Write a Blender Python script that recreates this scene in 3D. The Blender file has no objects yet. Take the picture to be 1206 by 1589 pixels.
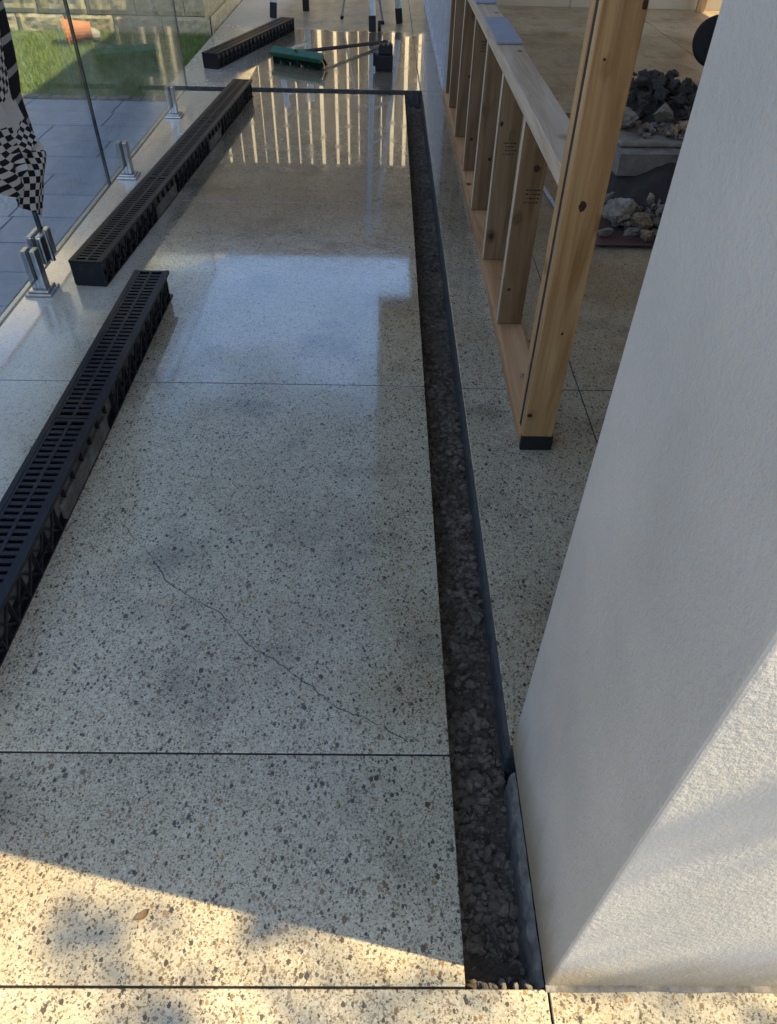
import bpy, bmesh, math, random
from mathutils import Vector, Matrix, noise
random.seed(7)
R = math.radians
scene = bpy.context.scene
C = scene.collection

# ------------------------------------------------------------------ camera, world, sun, exposure
CAM_H, F_PX, PITCH, YAW, ROLL = 1.29, 1099.3, 0.7635258, -0.0195343, 0.0258200
def camera():
    cp, sp = math.cos(PITCH), math.sin(PITCH)
    Z = Matrix.Rotation(YAW, 3, 'Z')
    f, u, r = Z @ Vector((0, cp, -sp)), Z @ Vector((0, sp, cp)), Z @ Vector((1, 0, 0))
    c, s = math.cos(ROLL), math.sin(ROLL)
    r2, u2 = r * c + u * s, u * c - r * s
    m = Matrix((r2, u2, -f)).transposed().to_4x4()
    m.translation = (0, 0, CAM_H)
    cd = bpy.data.cameras.new('camera'); cd.sensor_fit = 'VERTICAL'; cd.sensor_height = 24
    cd.lens = 24 * F_PX / 1589; cd.clip_start = .02; cd.clip_end = 2000
    o = bpy.data.objects.new('camera', cd); C.objects.link(o); o.matrix_world = m
    scene.camera = o
camera()
SUN_EL = R(50.5)
SUN_H = Vector((.979, -.206, 0)).normalized()
SUN_DIR = (SUN_H * math.cos(SUN_EL) + Vector((0, 0, math.sin(SUN_EL)))).normalized()
world = bpy.data.worlds.new('World'); scene.world = world; world.use_nodes = True
wn = world.node_tree.nodes; wl = world.node_tree.links
sky = wn.new('ShaderNodeTexSky'); sky.sky_type = 'NISHITA'; sky.sun_disc = False
sky.sun_elevation = SUN_EL; sky.sun_rotation = math.atan2(SUN_H.x, SUN_H.y)
sky.air_density = 1.0; sky.dust_density = .8; sky.ozone_density = 1.5
wl.new(sky.outputs[0], wn['Background'].inputs[0]); wn['Background'].inputs[1].default_value = 0.15
sd = bpy.data.lights.new('sun', 'SUN'); sd.energy = 4.1; sd.angle = R(.53); sd.color = (1, .83, .51)
so = bpy.data.objects.new('sun', sd); C.objects.link(so); so.location = SUN_DIR * 30
so.rotation_euler = (-SUN_DIR).to_track_quat('-Z', 'Y').to_euler()
scene.view_settings.view_transform = 'Standard'; scene.view_settings.look = 'None'
scene.view_settings.exposure = 1.38; scene.view_settings.gamma = 1
scene.render.engine = 'CYCLES'
cy = scene.cycles
cy.max_bounces = 10; cy.diffuse_bounces = 5; cy.glossy_bounces = 5; cy.transparent_max_bounces = 16
cy.use_denoising = True; cy.sample_clamp_indirect = 6; cy.blur_glossy = 1.0

# ------------------------------------------------------------------ helpers
def tag(o, label=None, cat=None, group=None, kind=None):
    if label: o['label'] = label
    if cat: o['category'] = cat
    if group: o['group'] = group
    if kind: o['kind'] = kind
    return o
def empty(name, loc=(0, 0, 0), rz=0):
    o = bpy.data.objects.new(name, None); C.objects.link(o); o.location = loc; o.rotation_euler = (0, 0, rz)
    o.empty_display_size = .1
    return o
class MB:
    def __init__(s): s.v = []; s.f = []; s.m = []
    def add(s, vs, fs, mi=0):
        n = len(s.v); s.v += [tuple(v) for v in vs]; s.f += [tuple(i + n for i in f) for f in fs]; s.m += [mi] * len(fs)
    def box(s, x0, x1, y0, y1, z0, z1, mi=0, M=None):
        vs = [Vector(p) for p in ((x0,y0,z0),(x1,y0,z0),(x1,y1,z0),(x0,y1,z0),(x0,y0,z1),(x1,y0,z1),(x1,y1,z1),(x0,y1,z1))]
        if M: vs = [M @ v for v in vs]
        s.add(vs, [(0,3,2,1),(4,5,6,7),(0,1,5,4),(1,2,6,5),(2,3,7,6),(3,0,4,7)], mi)
    def bar(s, a, b, w, h, up=(0, 0, 1), mi=0):
        a, b = Vector(a), Vector(b); d = b - a; L = d.length; d.normalize(); up = Vector(up)
        x = d.cross(up).normalized(); y = x.cross(d)
        M = Matrix((x, d, y)).transposed().to_4x4(); M.translation = a
        s.box(-w/2, w/2, 0, L, -h/2, h/2, mi, M)
    def tube(s, pts, r, n=10, mi=0, cap=True):
        pts = [Vector(p) for p in pts]; rs = r if isinstance(r, (list, tuple)) else [r] * len(pts)
        vs = []; ref = Vector((.31, .17, .93)).normalized()
        for i, p in enumerate(pts):
            d = (pts[min(i+1, len(pts)-1)] - pts[max(i-1, 0)]).normalized()
            x = d.cross(ref).normalized(); y = d.cross(x)
            vs += [p + (x * math.cos(2*math.pi*k/n) + y * math.sin(2*math.pi*k/n)) * rs[i] for k in range(n)]
        fs = [(i*n+k, i*n+(k+1) % n, (i+1)*n+(k+1) % n, (i+1)*n+k) for i in range(len(pts)-1) for k in range(n)]
        if cap: fs += [tuple(range(n))[::-1], tuple(range((len(pts)-1)*n, len(pts)*n))]
        s.add(vs, fs, mi)
    def build(s, name, mats, parent=None, bevel=0, smooth=False, loc=None, seg=1):
        me = bpy.data.meshes.new(name)
        me.from_pydata(s.v, [], s.f)
        if not isinstance(mats, (list, tuple)): mats = [mats]
        for m in mats: me.materials.append(m)
        me.polygons.foreach_set('material_index', s.m)
        bm = bmesh.new(); bm.from_mesh(me); bmesh.ops.recalc_face_normals(bm, faces=bm.faces)
        if bevel: bmesh.ops.bevel(bm, geom=bm.edges[:], offset=bevel, segments=seg, affect='EDGES', profile=.6)
        bm.to_mesh(me); bm.free()
        if smooth: me.polygons.foreach_set('use_smooth', [True] * len(me.polygons))
        o = bpy.data.objects.new(name, me); C.objects.link(o)
        if parent: o.parent = parent
        if loc: o.location = loc
        return o
def box(name, b, mat, parent=None, bevel=.002, seg=1):
    m = MB(); m.box(*b); return m.build(name, mat, parent, bevel, seg=seg)

class NT:
    """small node-graph helper"""
    def __init__(s, name, rough=.6, spec=.5, metal=0):
        s.mat = bpy.data.materials.new(name); s.mat.use_nodes = True
        s.n = s.mat.node_tree.nodes; s.l = s.mat.node_tree.links
        s.b = s.n['Principled BSDF']; s.b.inputs['Roughness'].default_value = rough
        s.b.inputs['Specular IOR Level'].default_value = spec; s.b.inputs['Metallic'].default_value = metal
    def new(s, t, **k):
        n = s.n.new(t)
        for a, v in k.items(): setattr(n, a, v)
        return n
    def set(s, sock, v):
        if hasattr(v, 'is_linked') or hasattr(v, 'links'): s.l.new(v, sock)
        elif isinstance(v, (tuple, list)) and len(v) == 3 and sock.type == 'RGBA': sock.default_value = (*v, 1)
        else: sock.default_value = v
    def pos(s): return s.new('ShaderNodeNewGeometry').outputs['Position']
    def obj(s): return s.new('ShaderNodeTexCoord').outputs['Object']
    def rand(s): return s.new('ShaderNodeObjectInfo').outputs['Random']
    def mapping(s, v, scale=(1,1,1), loc=(0,0,0), rot=(0,0,0)):
        n = s.new('ShaderNodeMapping'); s.l.new(v, n.inputs[0]); n.inputs['Scale'].default_value = scale
        n.inputs['Location'].default_value = loc; n.inputs['Rotation'].default_value = rot; return n.outputs[0]
    def noise(s, v, scale, detail=4, rough=.55, dist=0, out='Fac'):
        n = s.new('ShaderNodeTexNoise'); s.l.new(v, n.inputs['Vector']); n.inputs['Scale'].default_value = scale
        n.inputs['Detail'].default_value = detail; n.inputs['Roughness'].default_value = rough; n.inputs['Distortion'].default_value = dist
        return n.outputs[out]
    def voro(s, v, scale, feature='F1', metric='EUCLIDEAN', rnd=1):
        n = s.new('ShaderNodeTexVoronoi', feature=feature, distance=metric); s.l.new(v, n.inputs['Vector'])
        n.inputs['Scale'].default_value = scale; n.inputs['Randomness'].default_value = rnd; return n
    def math(s, op, a, b=None, c=None, clamp=False):
        n = s.new('ShaderNodeMath', operation=op, use_clamp=clamp)
        for i, v in enumerate((a, b, c)):
            if v is not None: s.set(n.inputs[i], v)
        return n.outputs[0]
    def vmath(s, op, a, b):
        n = s.new('ShaderNodeVectorMath', operation=op); s.set(n.inputs[0], a); s.set(n.inputs[1], b); return n.outputs[0]
    def smooth(s, v, a, b, lo=0, hi=1):
        n = s.new('ShaderNodeMapRange', interpolation_type='SMOOTHSTEP'); s.set(n.inputs[0], v)
        for i, x in zip((1,2,3,4), (a, b, lo, hi)): s.set(n.inputs[i], x)
        return n.outputs[0]
    def sep(s, v):
        n = s.new('ShaderNodeSeparateXYZ'); s.l.new(v, n.inputs[0]); return n.outputs
    def ramp(s, v, stops, interp='LINEAR'):
        n = s.new('ShaderNodeValToRGB'); s.l.new(v, n.inputs[0]); n.color_ramp.interpolation = interp
        e = n.color_ramp.elements
        while len(e) < len(stops): e.new(.5)
        for x, (p, c) in zip(e, stops): x.position = p; x.color = (*c, 1)
        return n.outputs[0]
    def mix(s, f, a, b, blend='MIX'):
        n = s.new('ShaderNodeMix', data_type='RGBA', blend_type=blend)
        s.set(n.inputs[0], f); s.set(n.inputs[6], a); s.set(n.inputs[7], b); return n.outputs[2]
    def color(s, v): s.set(s.b.inputs['Base Color'], v)
    def rough(s, v): s.set(s.b.inputs['Roughness'], v)
    def bump(s, h, strength=.3, dist=.01):
        n = s.new('ShaderNodeBump'); s.l.new(h, n.inputs['Height']); n.inputs['Strength'].default_value = strength
        n.inputs['Distance'].default_value = dist; s.l.new(n.outputs[0], s.b.inputs['Normal']); return n

# ------------------------------------------------------------------ materials
def m_terrazzo():
    t = NT('exposed_aggregate', .1); P = t.pos()
    warp = t.vmath('ADD', P, t.vmath('MULTIPLY', t.noise(P, 300, 3, .6, out='Color'), (.0085, .0085, 0)))
    base = t.ramp(t.noise(P, 2.3, 5, .6), [(.3, (.32, .258, .15)), (.5, (.42, .34, .20)), (.7, (.50, .41, .25))])
    fine = t.noise(P, 260, 3, .7)
    base = t.mix(t.smooth(fine, .35, .75), base, (.60, .55, .43))
    col = base
    dens = t.smooth(t.noise(P, 5, 3), .3, .7, -.05, .05)
    def chips(scale, rot, stretch, thr, rad, pal, col):
        v = t.mapping(warp, scale=(1, stretch, 1), rot=(0, 0, rot), loc=(scale*.013, .7, 0))
        n = t.voro(v, scale)
        sc = t.new('ShaderNodeSeparateColor'); t.l.new(n.outputs['Color'], sc.inputs[0])
        pick = t.smooth(t.math('ADD', sc.outputs[0], dens), thr - .002, thr, 1, 0)
        r = t.math('MULTIPLY_ADD', sc.outputs[2], rad * .6, rad * .5)
        inside = t.math('LESS_THAN', n.outputs['Distance'], r)
        c = t.ramp(sc.outputs[1], pal, 'CONSTANT')
        return t.mix(t.math('MULTIPLY', pick, inside), col, c)
    col = chips(300, .4, 1.25, .68, .54, [(0, (.18, .14, .09)), (.3, (.25, .205, .135)), (.55, (.12, .10, .07)), (.75, (.54, .48, .365))], col)
    col = chips(178, 1.0, .72, .64, .46, [(0, (.15, .12, .08)), (.22, (.25, .195, .12)), (.45, (.095, .08, .06)), (.58, (.29, .235, .16)), (.75, (.55, .49, .37)), (.92, (.30, .185, .085))], col)
    col = chips(112, 2.1, .75, .21, .39, [(0, (.10, .083, .062)), (.3, (.20, .145, .083)), (.5, (.28, .225, .155)), (.72, (.08, .07, .058)), (.9, (.33, .20, .085))], col)
    col = chips(66, .9, .8, .05, .32, [(0, (.085, .072, .058)), (.4, (.20, .14, .082)), (.7, (.12, .10, .08))], col)
    blot = t.noise(P, 38, 4, .65)
    col = t.mix(t.smooth(blot, .40, .70, .30, 0), col, (.66, .64, .60), 'MULTIPLY')
    col = t.mix(1.0, col, t.new('ShaderNodeObjectInfo').outputs['Color'], 'MULTIPLY')
    s = t.sep(P)
    # wet film at the far end and in patches; older damp stains nearer
    wn_ = t.noise(P, 1.7, 4, .6)
    yy = t.math('MULTIPLY_ADD', wn_, 1.3, s[1])
    wet = t.smooth(yy, 3.35, 4.1)
    side = t.smooth(s[0], -1.22, -1.0)
    far = t.smooth(yy, 8.15, 8.35)
    wet = t.math('MULTIPLY', t.math('MULTIPLY', wet, side), t.math('SUBTRACT', 1.0, far))
    col = t.mix(t.math('MULTIPLY', wet, .42), col, (.16, .13, .085), 'MULTIPLY')
    stain = t.smooth(t.noise(P, 3.1, 4, .6), .50, .70)
    stain2 = t.smooth(t.noise(t.mapping(P, loc=(3, 8, 0)), 1.2, 4, .6), .5, .68)
    col = t.mix(t.math('MULTIPLY', stain, .62), col, (.40, .40, .42), 'MULTIPLY')
    col = t.mix(t.math('MULTIPLY', stain2, .45), col, (.62, .52, .38), 'MULTIPLY')
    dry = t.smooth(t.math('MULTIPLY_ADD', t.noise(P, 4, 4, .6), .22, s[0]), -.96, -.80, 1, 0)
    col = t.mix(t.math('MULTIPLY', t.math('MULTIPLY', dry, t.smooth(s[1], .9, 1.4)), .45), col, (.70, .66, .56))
    dirt = t.math('MULTIPLY', t.smooth(t.noise(t.mapping(P, loc=(1.3, 4.4, 0)), 2.6, 5, .7), .44, .62), t.smooth(s[0], .5, .75, 0, .6))
    col = t.mix(dirt, col, (.62, .47, .30), 'MULTIPLY')
    t.color(col)
    rn = t.noise(P, 14, 3)
    r_ = t.math('MULTIPLY_ADD', rn, .05, t.smooth(s[1], .6, 2.1, .15, .03))
    r_ = t.math('MULTIPLY_ADD', wet, -.07, r_)
    room = t.smooth(s[0], .22, .62)
    patchy = t.math('MULTIPLY', t.smooth(t.noise(t.mapping(P, scale=(1, .5, 1)), 9, 4, .65), .47, .66), t.smooth(s[1], 3.2, 4.0, 0, .13))
    r_ = t.math('ADD', r_, patchy)
    r_ = t.math('ADD', r_, t.math('ADD', t.math('MULTIPLY', t.math('MAXIMUM', room, far), .33), t.smooth(s[0], -1.15, -.85, .10, 0)))
    t.rough(t.math('MAXIMUM', r_, .022))
    wetness = t.smooth(t.math('MULTIPLY_ADD', t.noise(P, 3.4, 4, .6), 1.0, s[1]), 2.15, 2.75, .06, 1)
    t.b.inputs['IOR'].default_value = 1.55
    t.set(t.b.inputs['Coat Weight'], t.math('MULTIPLY', t.math('MULTIPLY_ADD', t.math('MAXIMUM', room, far), -.8, 1.0), wetness));
    t.set(t.b.inputs['Specular IOR Level'], t.math('MULTIPLY_ADD', wetness, .32, .18)); t.b.inputs['Coat IOR'].default_value = 1.7; t.b.inputs['Coat Tint'].default_value = (1, 1, 1, 1)
    t.set(t.b.inputs['Coat Roughness'], t.math('MAXIMUM', r_, .022))
    w = t.noise(t.mapping(P, scale=(1, .6, 1)), 26, 3, .55)
    w = t.math('MULTIPLY_ADD', t.noise(P, 75, 2), .35, w)
    t.bump(t.math('ADD', t.math('MULTIPLY', w, t.smooth(s[1], 2, 4, .25, 4.5)), t.math('MULTIPLY', fine, .04)), .10, .006)
    return t.mat
def m_concrete_side():
    t = NT('sawn_concrete', .75); P = t.pos()
    t.color(t.ramp(t.noise(P, 35, 5, .65), [(.3, (.05, .045, .042)), (.55, (.11, .10, .092)), (.8, (.19, .175, .155))]))
    t.bump(t.noise(P, 120, 4), .4, .004); return t.mat
def m_soil():
    t = NT('damp_soil', .85, .25); P = t.pos()
    c = t.ramp(t.noise(P, 60, 8, .75), [(.3, (.07, .05, .033)), (.48, (.17, .125, .082)), (.62, (.28, .215, .15)), (.78, (.45, .37, .28))])
    t.color(c); t.rough(t.smooth(t.noise(P, 4.5, 3), .40, .58, .95, .55))
    t.bump(t.noise(P, 260, 6, .75), 1.0, .008); return t.mat
def m_stone(name, a, b, c, sc=18):
    t = NT(name, .85, .3); P = t.pos()
    t.color(t.mix(t.math('MULTIPLY', t.rand(), .45), t.ramp(t.noise(P, sc, 6, .68), [(.3, a), (.55, b), (.75, c)]), (.2, .18, .15)))
    t.bump(t.noise(P, sc * 5, 5, .7), .7, .006); return t.mat
def m_pine(name, light, mid, dark):
    t = NT(name, .55, .35); O = t.obj(); r = t.rand()
    off = t.new('ShaderNodeCombineXYZ'); t.set(off.inputs[0], t.math('MULTIPLY', r, 7.0)); t.set(off.inputs[2], t.math('MULTIPLY', r, 31.0)); t.set(off.inputs[1], t.math('MULTIPLY', r, 3.3))
    v = t.vmath('ADD', O, off.outputs[0])
    # knots bend the grain round them
    kv = t.voro(t.mapping(v, scale=(10, .5, 6.5)), 1.0)
    kd = kv.outputs['Distance']
    g = t.mapping(v, scale=(1, 1, .035))
    gn = t.noise(g, 62, 4, .6, .6)
    big = t.noise(t.mapping(v, scale=(1, 1, .07)), 16, 3, .5, 1.2)
    wv = t.math('PINGPONG', t.math('ADD', t.math('MULTIPLY', big, 5.0), t.smooth(kd, .0, .25, 1.5, 0)), 1.0)
    grain = t.math('MULTIPLY_ADD', gn, .5, t.math('MULTIPLY', wv, .5))
    col = t.ramp(grain, [(.15, light), (.5, mid), (.85, dark)])
    tone = t.noise(t.mapping(v, scale=(1, 1, .4)), 3.2, 3)
    col = t.mix(t.smooth(tone, .45, .75, 0, .45), col, (.62, .50, .36), 'MULTIPLY')
    knot = t.smooth(kd, .065, .11, 1, 0)
    halo = t.smooth(kd, .07, .24, .6, 0)
    col = t.mix(halo, col, tuple(x * .62 for x in dark))
    col = t.mix(knot, col, (.045, .02, .012))
    t.color(t.mix(t.math('MULTIPLY', r, .35), col, (.70, .62, .52), 'MULTIPLY')); t.bump(gn, .5, .003); return t.mat
def m_render():
    t = NT('painted_render', .8, .3); P = t.pos()
    n1 = t.noise(P, 170, 3, .6); n2 = t.noise(P, 60, 4, .6)
    c = t.ramp(t.noise(P, 3.5, 4), [(.3, (.385, .37, .335)), (.7, (.485, .46, .415))])
    c = t.mix(t.smooth(n2, .35, .6, .22, 0), c, (.40, .40, .40))
    tr = t.noise(t.mapping(P, scale=(1, 1, .35)), 9, 5, .65, .8)
    c = t.mix(t.smooth(tr, .5, .7, 0, .16), c, (.30, .30, .31))
    c = t.mix(t.smooth(t.noise(P, 30, 4, .7), .66, .76, 0, .25), c, (.28, .28, .28))
    s = t.sep(P)
    # splash-up dirt along the foot and near the corner
    d = t.math('MULTIPLY', t.smooth(t.math('MULTIPLY_ADD', t.noise(t.mapping(P, scale=(1, 6, 1)), 6, 3), .16, s[2]), .07, .27, 1, 0), .85)
    c = t.mix(d, c, (.62, .50, .31), 'MULTIPLY')
    t.color(c)
    t.bump(t.math('ADD', n1, t.math('MULTIPLY', n2, .6)), .31, .008); return t.mat
def m_plain(name, col, rough=.5, spec=.5, metal=0, var=.25, sc=20, bump=0, bsc=120):
    t = NT(name, rough, spec, metal); P = t.pos()
    a = tuple(x * (1 - var) for x in col); b = tuple(min(1, x * (1 + var)) for x in col)
    t.color(t.ramp(t.noise(P, sc, 4, .6), [(.3, a), (.7, b)]))
    if bump: t.bump(t.noise(P, bsc, 4), bump, .004)
    return t.mat
def m_plastic():
    t = NT('black_plastic', .45, .22); P = t.pos()
    dust = t.smooth(t.noise(P, 24, 5, .7), .56, .85)
    t.color(t.mix(dust, (.012, .012, .015), (.05, .046, .04))); t.rough(t.smooth(dust, 0, 1, .34, .75)); return t.mat
def m_dusty_plastic():
    t = NT('dusty_plastic', .7, .4); P = t.pos()
    t.color(t.ramp(t.noise(P, 18, 5, .7), [(.35, (.05, .046, .04)), (.55, (.12, .11, .092)), (.75, (.22, .20, .17))])); return t.mat
def m_glass():
    t = NT('pool_glass'); n, l = t.n, t.l
    tr = t.new('ShaderNodeBsdfTransparent'); tr.inputs[0].default_value = (.90, .945, .935, 1)
    gl = t.new('ShaderNodeBsdfGlossy'); gl.inputs['Roughness'].default_value = .0; gl.inputs[0].default_value = (1, 1, 1, 1)
    lw = t.new('ShaderNodeLayerWeight'); lw.inputs[0].default_value = .5
    fr = t.math('MULTIPLY_ADD', t.math('POWER', lw.outputs['Facing'], 5.0), .94, .042)
    mx = t.new('ShaderNodeMixShader'); l.new(fr, mx.inputs[0]); l.new(tr.outputs[0], mx.inputs[1]); l.new(gl.outputs[0], mx.inputs[2])
    df = t.new('ShaderNodeBsdfDiffuse'); df.inputs[0].default_value = (.8, .82, .8, 1)
    P = t.pos(); m2 = t.new('ShaderNodeMixShader')
    l.new(t.math('MULTIPLY_ADD', t.smooth(t.noise(P, 5, 6, .7, 1.5), .42, .72), .075, .03), m2.inputs[0]); l.new(mx.outputs[0], m2.inputs[1]); l.new(df.outputs[0], m2.inputs[2])
    l.new(m2.outputs[0], n['Material Output'].inputs[0]); return t.mat
def m_paver():
    t = NT('bluestone_paver', .42, .5); P = t.pos(); r = t.rand()
    c = t.ramp(t.noise(P, 9, 5, .65), [(.3, (.14, .19, .28)), (.6, (.22, .28, .39)), (.8, (.30, .36, .46))])
    c = t.mix(t.math('MULTIPLY', r, .6), c, (.26, .31, .40)); t.color(c); t.bump(t.noise(P, 90, 4), .2, .003); return t.mat
def m_steel():
    t = NT('brushed_steel', .28, .5, 1); P = t.pos()
    t.color(t.ramp(t.noise(P, 30, 3), [(.3, (.42, .41, .39)), (.7, (.60, .59, .57))])); return t.mat
def m_towel(kind):
    t = NT('towel_' + kind, .95, .1); uv = t.new('ShaderNodeUVMap').outputs[0]; s = t.sep(uv)
    if kind == 'checked':
        ck = t.new('ShaderNodeTexChecker'); t.l.new(uv, ck.inputs['Vector']); ck.inputs['Scale'].default_value = 1 / .0215
        ck.inputs[1].default_value = (.016, .016, .022, 1); ck.inputs[2].default_value = (.62, .59, .56, 1)
        # plain hem bands between checked fields
        band = t.math('FRACT', t.math('MULTIPLY_ADD', s[1], 1 / .36, .02))
        plain = t.math('LESS_THAN', band, .26)
        c = t.mix(plain, ck.outputs[0], (.58, .55, .52))
        thin = t.math('MULTIPLY', t.math('GREATER_THAN', band, .10), t.math('LESS_THAN', t.math('FRACT', t.math('MULTIPLY', s[1], 1 / .02)), .35))
        c = t.mix(t.math('MULTIPLY', plain, t.math('MULTIPLY', thin, .0)), c, (.03, .03, .03))
    else:
        b = t.math('FRACT', t.math('MULTIPLY', s[1], 1 / .085))
        c = t.mix(t.math('LESS_THAN', b, .24), (.014, .013, .015), (.33, .31, .31))
        red = t.math('MULTIPLY', t.math('GREATER_THAN', s[1], .62), t.math('LESS_THAN', s[1], .70))
        c = t.mix(red, c, t.mix(t.math('LESS_THAN', t.math('FRACT', t.math('MULTIPLY', s[1], 1 / .018)), .5), (.42, .16, .14), (.45, .38, .35)))
    c = t.mix(t.math('MULTIPLY', t.noise(uv, 120, 3), .35), c, (.3, .3, .3), 'MULTIPLY')
    t.color(c); t.bump(t.noise(uv, 500, 2), .5, .002); return t.mat

TERR, SIDE, SOIL = m_terrazzo(), m_concrete_side(), m_soil()
PINE = m_pine('treated_pine', (.57, .365, .175), (.45, .27, .12), (.30, .16, .06))
PINE_DULL = m_pine('shade_toned_pine', (.30, .195, .105), (.23, .14, .07), (.15, .083, .037))  # stud colour darkened to carry the shade on the broad faces
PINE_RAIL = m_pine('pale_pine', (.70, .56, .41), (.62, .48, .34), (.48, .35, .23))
PLATE = m_pine('orange_pine', (.58, .34, .17), (.50, .27, .12), (.36, .17, .065))
RENDER, PLASTIC, DUSTY, GLASS, PAVER, STEEL = m_render(), m_plastic(), m_dusty_plastic(), m_glass(), m_paver(), m_steel()
BLACK = m_plain('black_rubber', (.012, .012, .013), .6, .4)
WHITE_METAL = m_plain('white_galvanised', (.55, .57, .62), .45, .5, .2, .12)
ALU = m_plain('ladder_aluminium', (.40, .41, .44), .38, .5, .6, .15)
EDGE = m_plain('glass_edge', (.015, .03, .028), .2, .6)
CREAM = m_plain('cream_block', (.62, .51, .31), .9, .2, 0, .2, 30, .6, 60)
SOFFIT = m_plain('cream_soffit', (.52, .46, .37), .7, .3, 0, .06, 2)
PLASTER = m_plain('cream_lining', (.45, .37, .26), .8, .3, 0, .1, 2)
SUNWALL = m_plain('cream_paint', (.72, .62, .42), .8, .3, 0, .05, 2)
BROWN = m_plain('dark_brown_timber', (.095, .08, .066), .6, .3, 0, .3, 6)
FASCIA = m_plain('brown_cladding', (.12, .085, .055), .7, .3, 0, .25, 3)
GREEN = m_plain('green_plastic', (.012, .10, .045), .4, .5, 0, .2)
BRISTLE = m_plain('dark_bristle', (.008, .028, .016), .8, .2)
GREYTILE = m_plain('grey_fibre_cement', (.33, .34, .38), .7, .3, 0, .1, 15)
SHEETM = m_plain('brown_sheet', (.105, .062, .055), .6, .4, 0, .35, 6)
MUD = m_plain('mortar', (.17, .15, .125), .9, .2, 0, .4, 40, .9, 90)
ROCK_PALE = m_stone('pale_rubble', (.22, .19, .15), (.40, .355, .285), (.55, .50, .42), 14)
ROCK_TAN = m_stone('tan_rubble', (.30, .19, .10), (.47, .32, .17), (.58, .44, .28), 16)
ROCK_DARK = m_stone('dark_clods', (.012, .010, .009), (.03, .025, .022), (.06, .05, .042), 20)
ROCK_GREY = m_stone('grey_rubble', (.17, .15, .13), (.30, .27, .235), (.43, .39, .34), 14)
GRAVEL = m_stone('trench_gravel', (.13, .092, .06), (.25, .185, .12), (.42, .34, .25), 30)
LEAF = m_plain('leaf', (.05, .10, .025), .6, .3)
BARK = m_plain('bark', (.10, .075, .055), .9, .2, 0, .4, 12, .8, 40)
SAIL = m_plain('cream_canvas', (.55, .48, .36), .85, .2, 0, .06, 3)
TERRA = m_plain('terracotta', (.50, .20, .09), .8, .3, 0, .2, 12)
TERRA_LEAF = m_plain('dry_leaf', (.17, .11, .06), .8, .2, 0, .3, 60)
KNOT = m_plain('knot_wood', (.045, .022, .012), .6, .3, 0, .5, 200)
INK = m_plain('stamp_ink', (.045, .033, .024), .8, .2)
STAINM = m_plain('crack_dirt', (.06, .055, .05), .9, .1)
def m_grass():
    t = NT('grass_blade', .6, .25); P = t.pos()
    t.color(t.ramp(t.noise(P, 16, 3), [(.25, (.10, .16, .035)), (.5, (.20, .26, .075)), (.75, (.36, .36, .16))])); return t.mat
GRASS = m_grass()
GROUND = m_plain('pale_ground', (.22, .19, .14), .9, .2, 0, .15, .5)
LAWN_SOIL = m_plain('lawn_soil', (.09, .13, .035), .95, .1, 0, .4, 12)

# ------------------------------------------------------------------ ground and paved floor
def flat(name, b, z, mat):
    m = MB(); x0, x1, y0, y1 = b; m.add([(x0,y0,z),(x1,y0,z),(x1,y1,z),(x0,y1,z)], [(0,1,2,3)])
    return m.build(name, mat)
tag(flat('ground', (-400, 400, -400, 400), -.30, GROUND), 'pale ground all round the house', kind='structure')
TX0, TX1, TY0, TY1 = .144, .2655, .287, 5.59      # trench
JG = .0018                                          # half a joint
patio = tag(empty('patio_floor'), kind='structure')
def slab(x0, x1, y0, y1, j=(1, 1, 1, 1), tone=1.0):
    m = MB(); m.box(x0 + JG*j[0], x1 - JG*j[1], y0 + JG*j[2], y1 - JG*j[3], -.16, 0)
    o = m.build('concrete_slab', [TERR, SIDE], patio, .0014)
    for p in o.data.polygons: p.material_index = 0 if p.normal.z > .5 else 1
    k = tone; o.color = (k, k, k, 1)
    return o
XL = -1.38
slab_main = None
for y0, y1 in ((.283, .667), (.667, 1.94), (1.94, 3.49), (3.49, 5.475)):
    s_ = slab(XL, TX0, y0, y1, (0, 0, 1, 1 if y1 < 5 else 0), {.283: .86, .667: .97}.get(y0, 1.0))
    if y0 == .667: slab_main = s_
slab(-1.49, .255, 5.60, 9.6, (0, 1, 0, 0)); slab(.255, .645, 5.59, 9.6, (1, 1, 1, 0))
slab(-2.6, .272, -1.2, .283, (0, 1, 0, 1)); slab(.272, 2.6, -1.2, .283, (1, 0, 0, 1))
slab(TX1, .645, .69, 1.93, (0, 1, 0, 1)); slab(TX1, .645, 1.93, 5.59, (0, 1, 1, 1))
slab(.645, 2.58, .69, 1.93, (1, 1, 0, 1)); slab(.645, 2.58, 1.93, 5.2, (1, 1, 1, 1)); slab(.645, 2.58, 5.2, 9.6, (1, 1, 1, 0))
slab(2.58, 6.5, -1.2, 5.2, (1, 0, 0, 1)); slab(2.58, 6.5, 5.2, 9.6, (1, 0, 1, 0))
# bedding under the joints
bed = flat('concrete_bedding', (-2.6, 6.5, -1.2, 9.6), -.165, SIDE); bed.parent = patio
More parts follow.
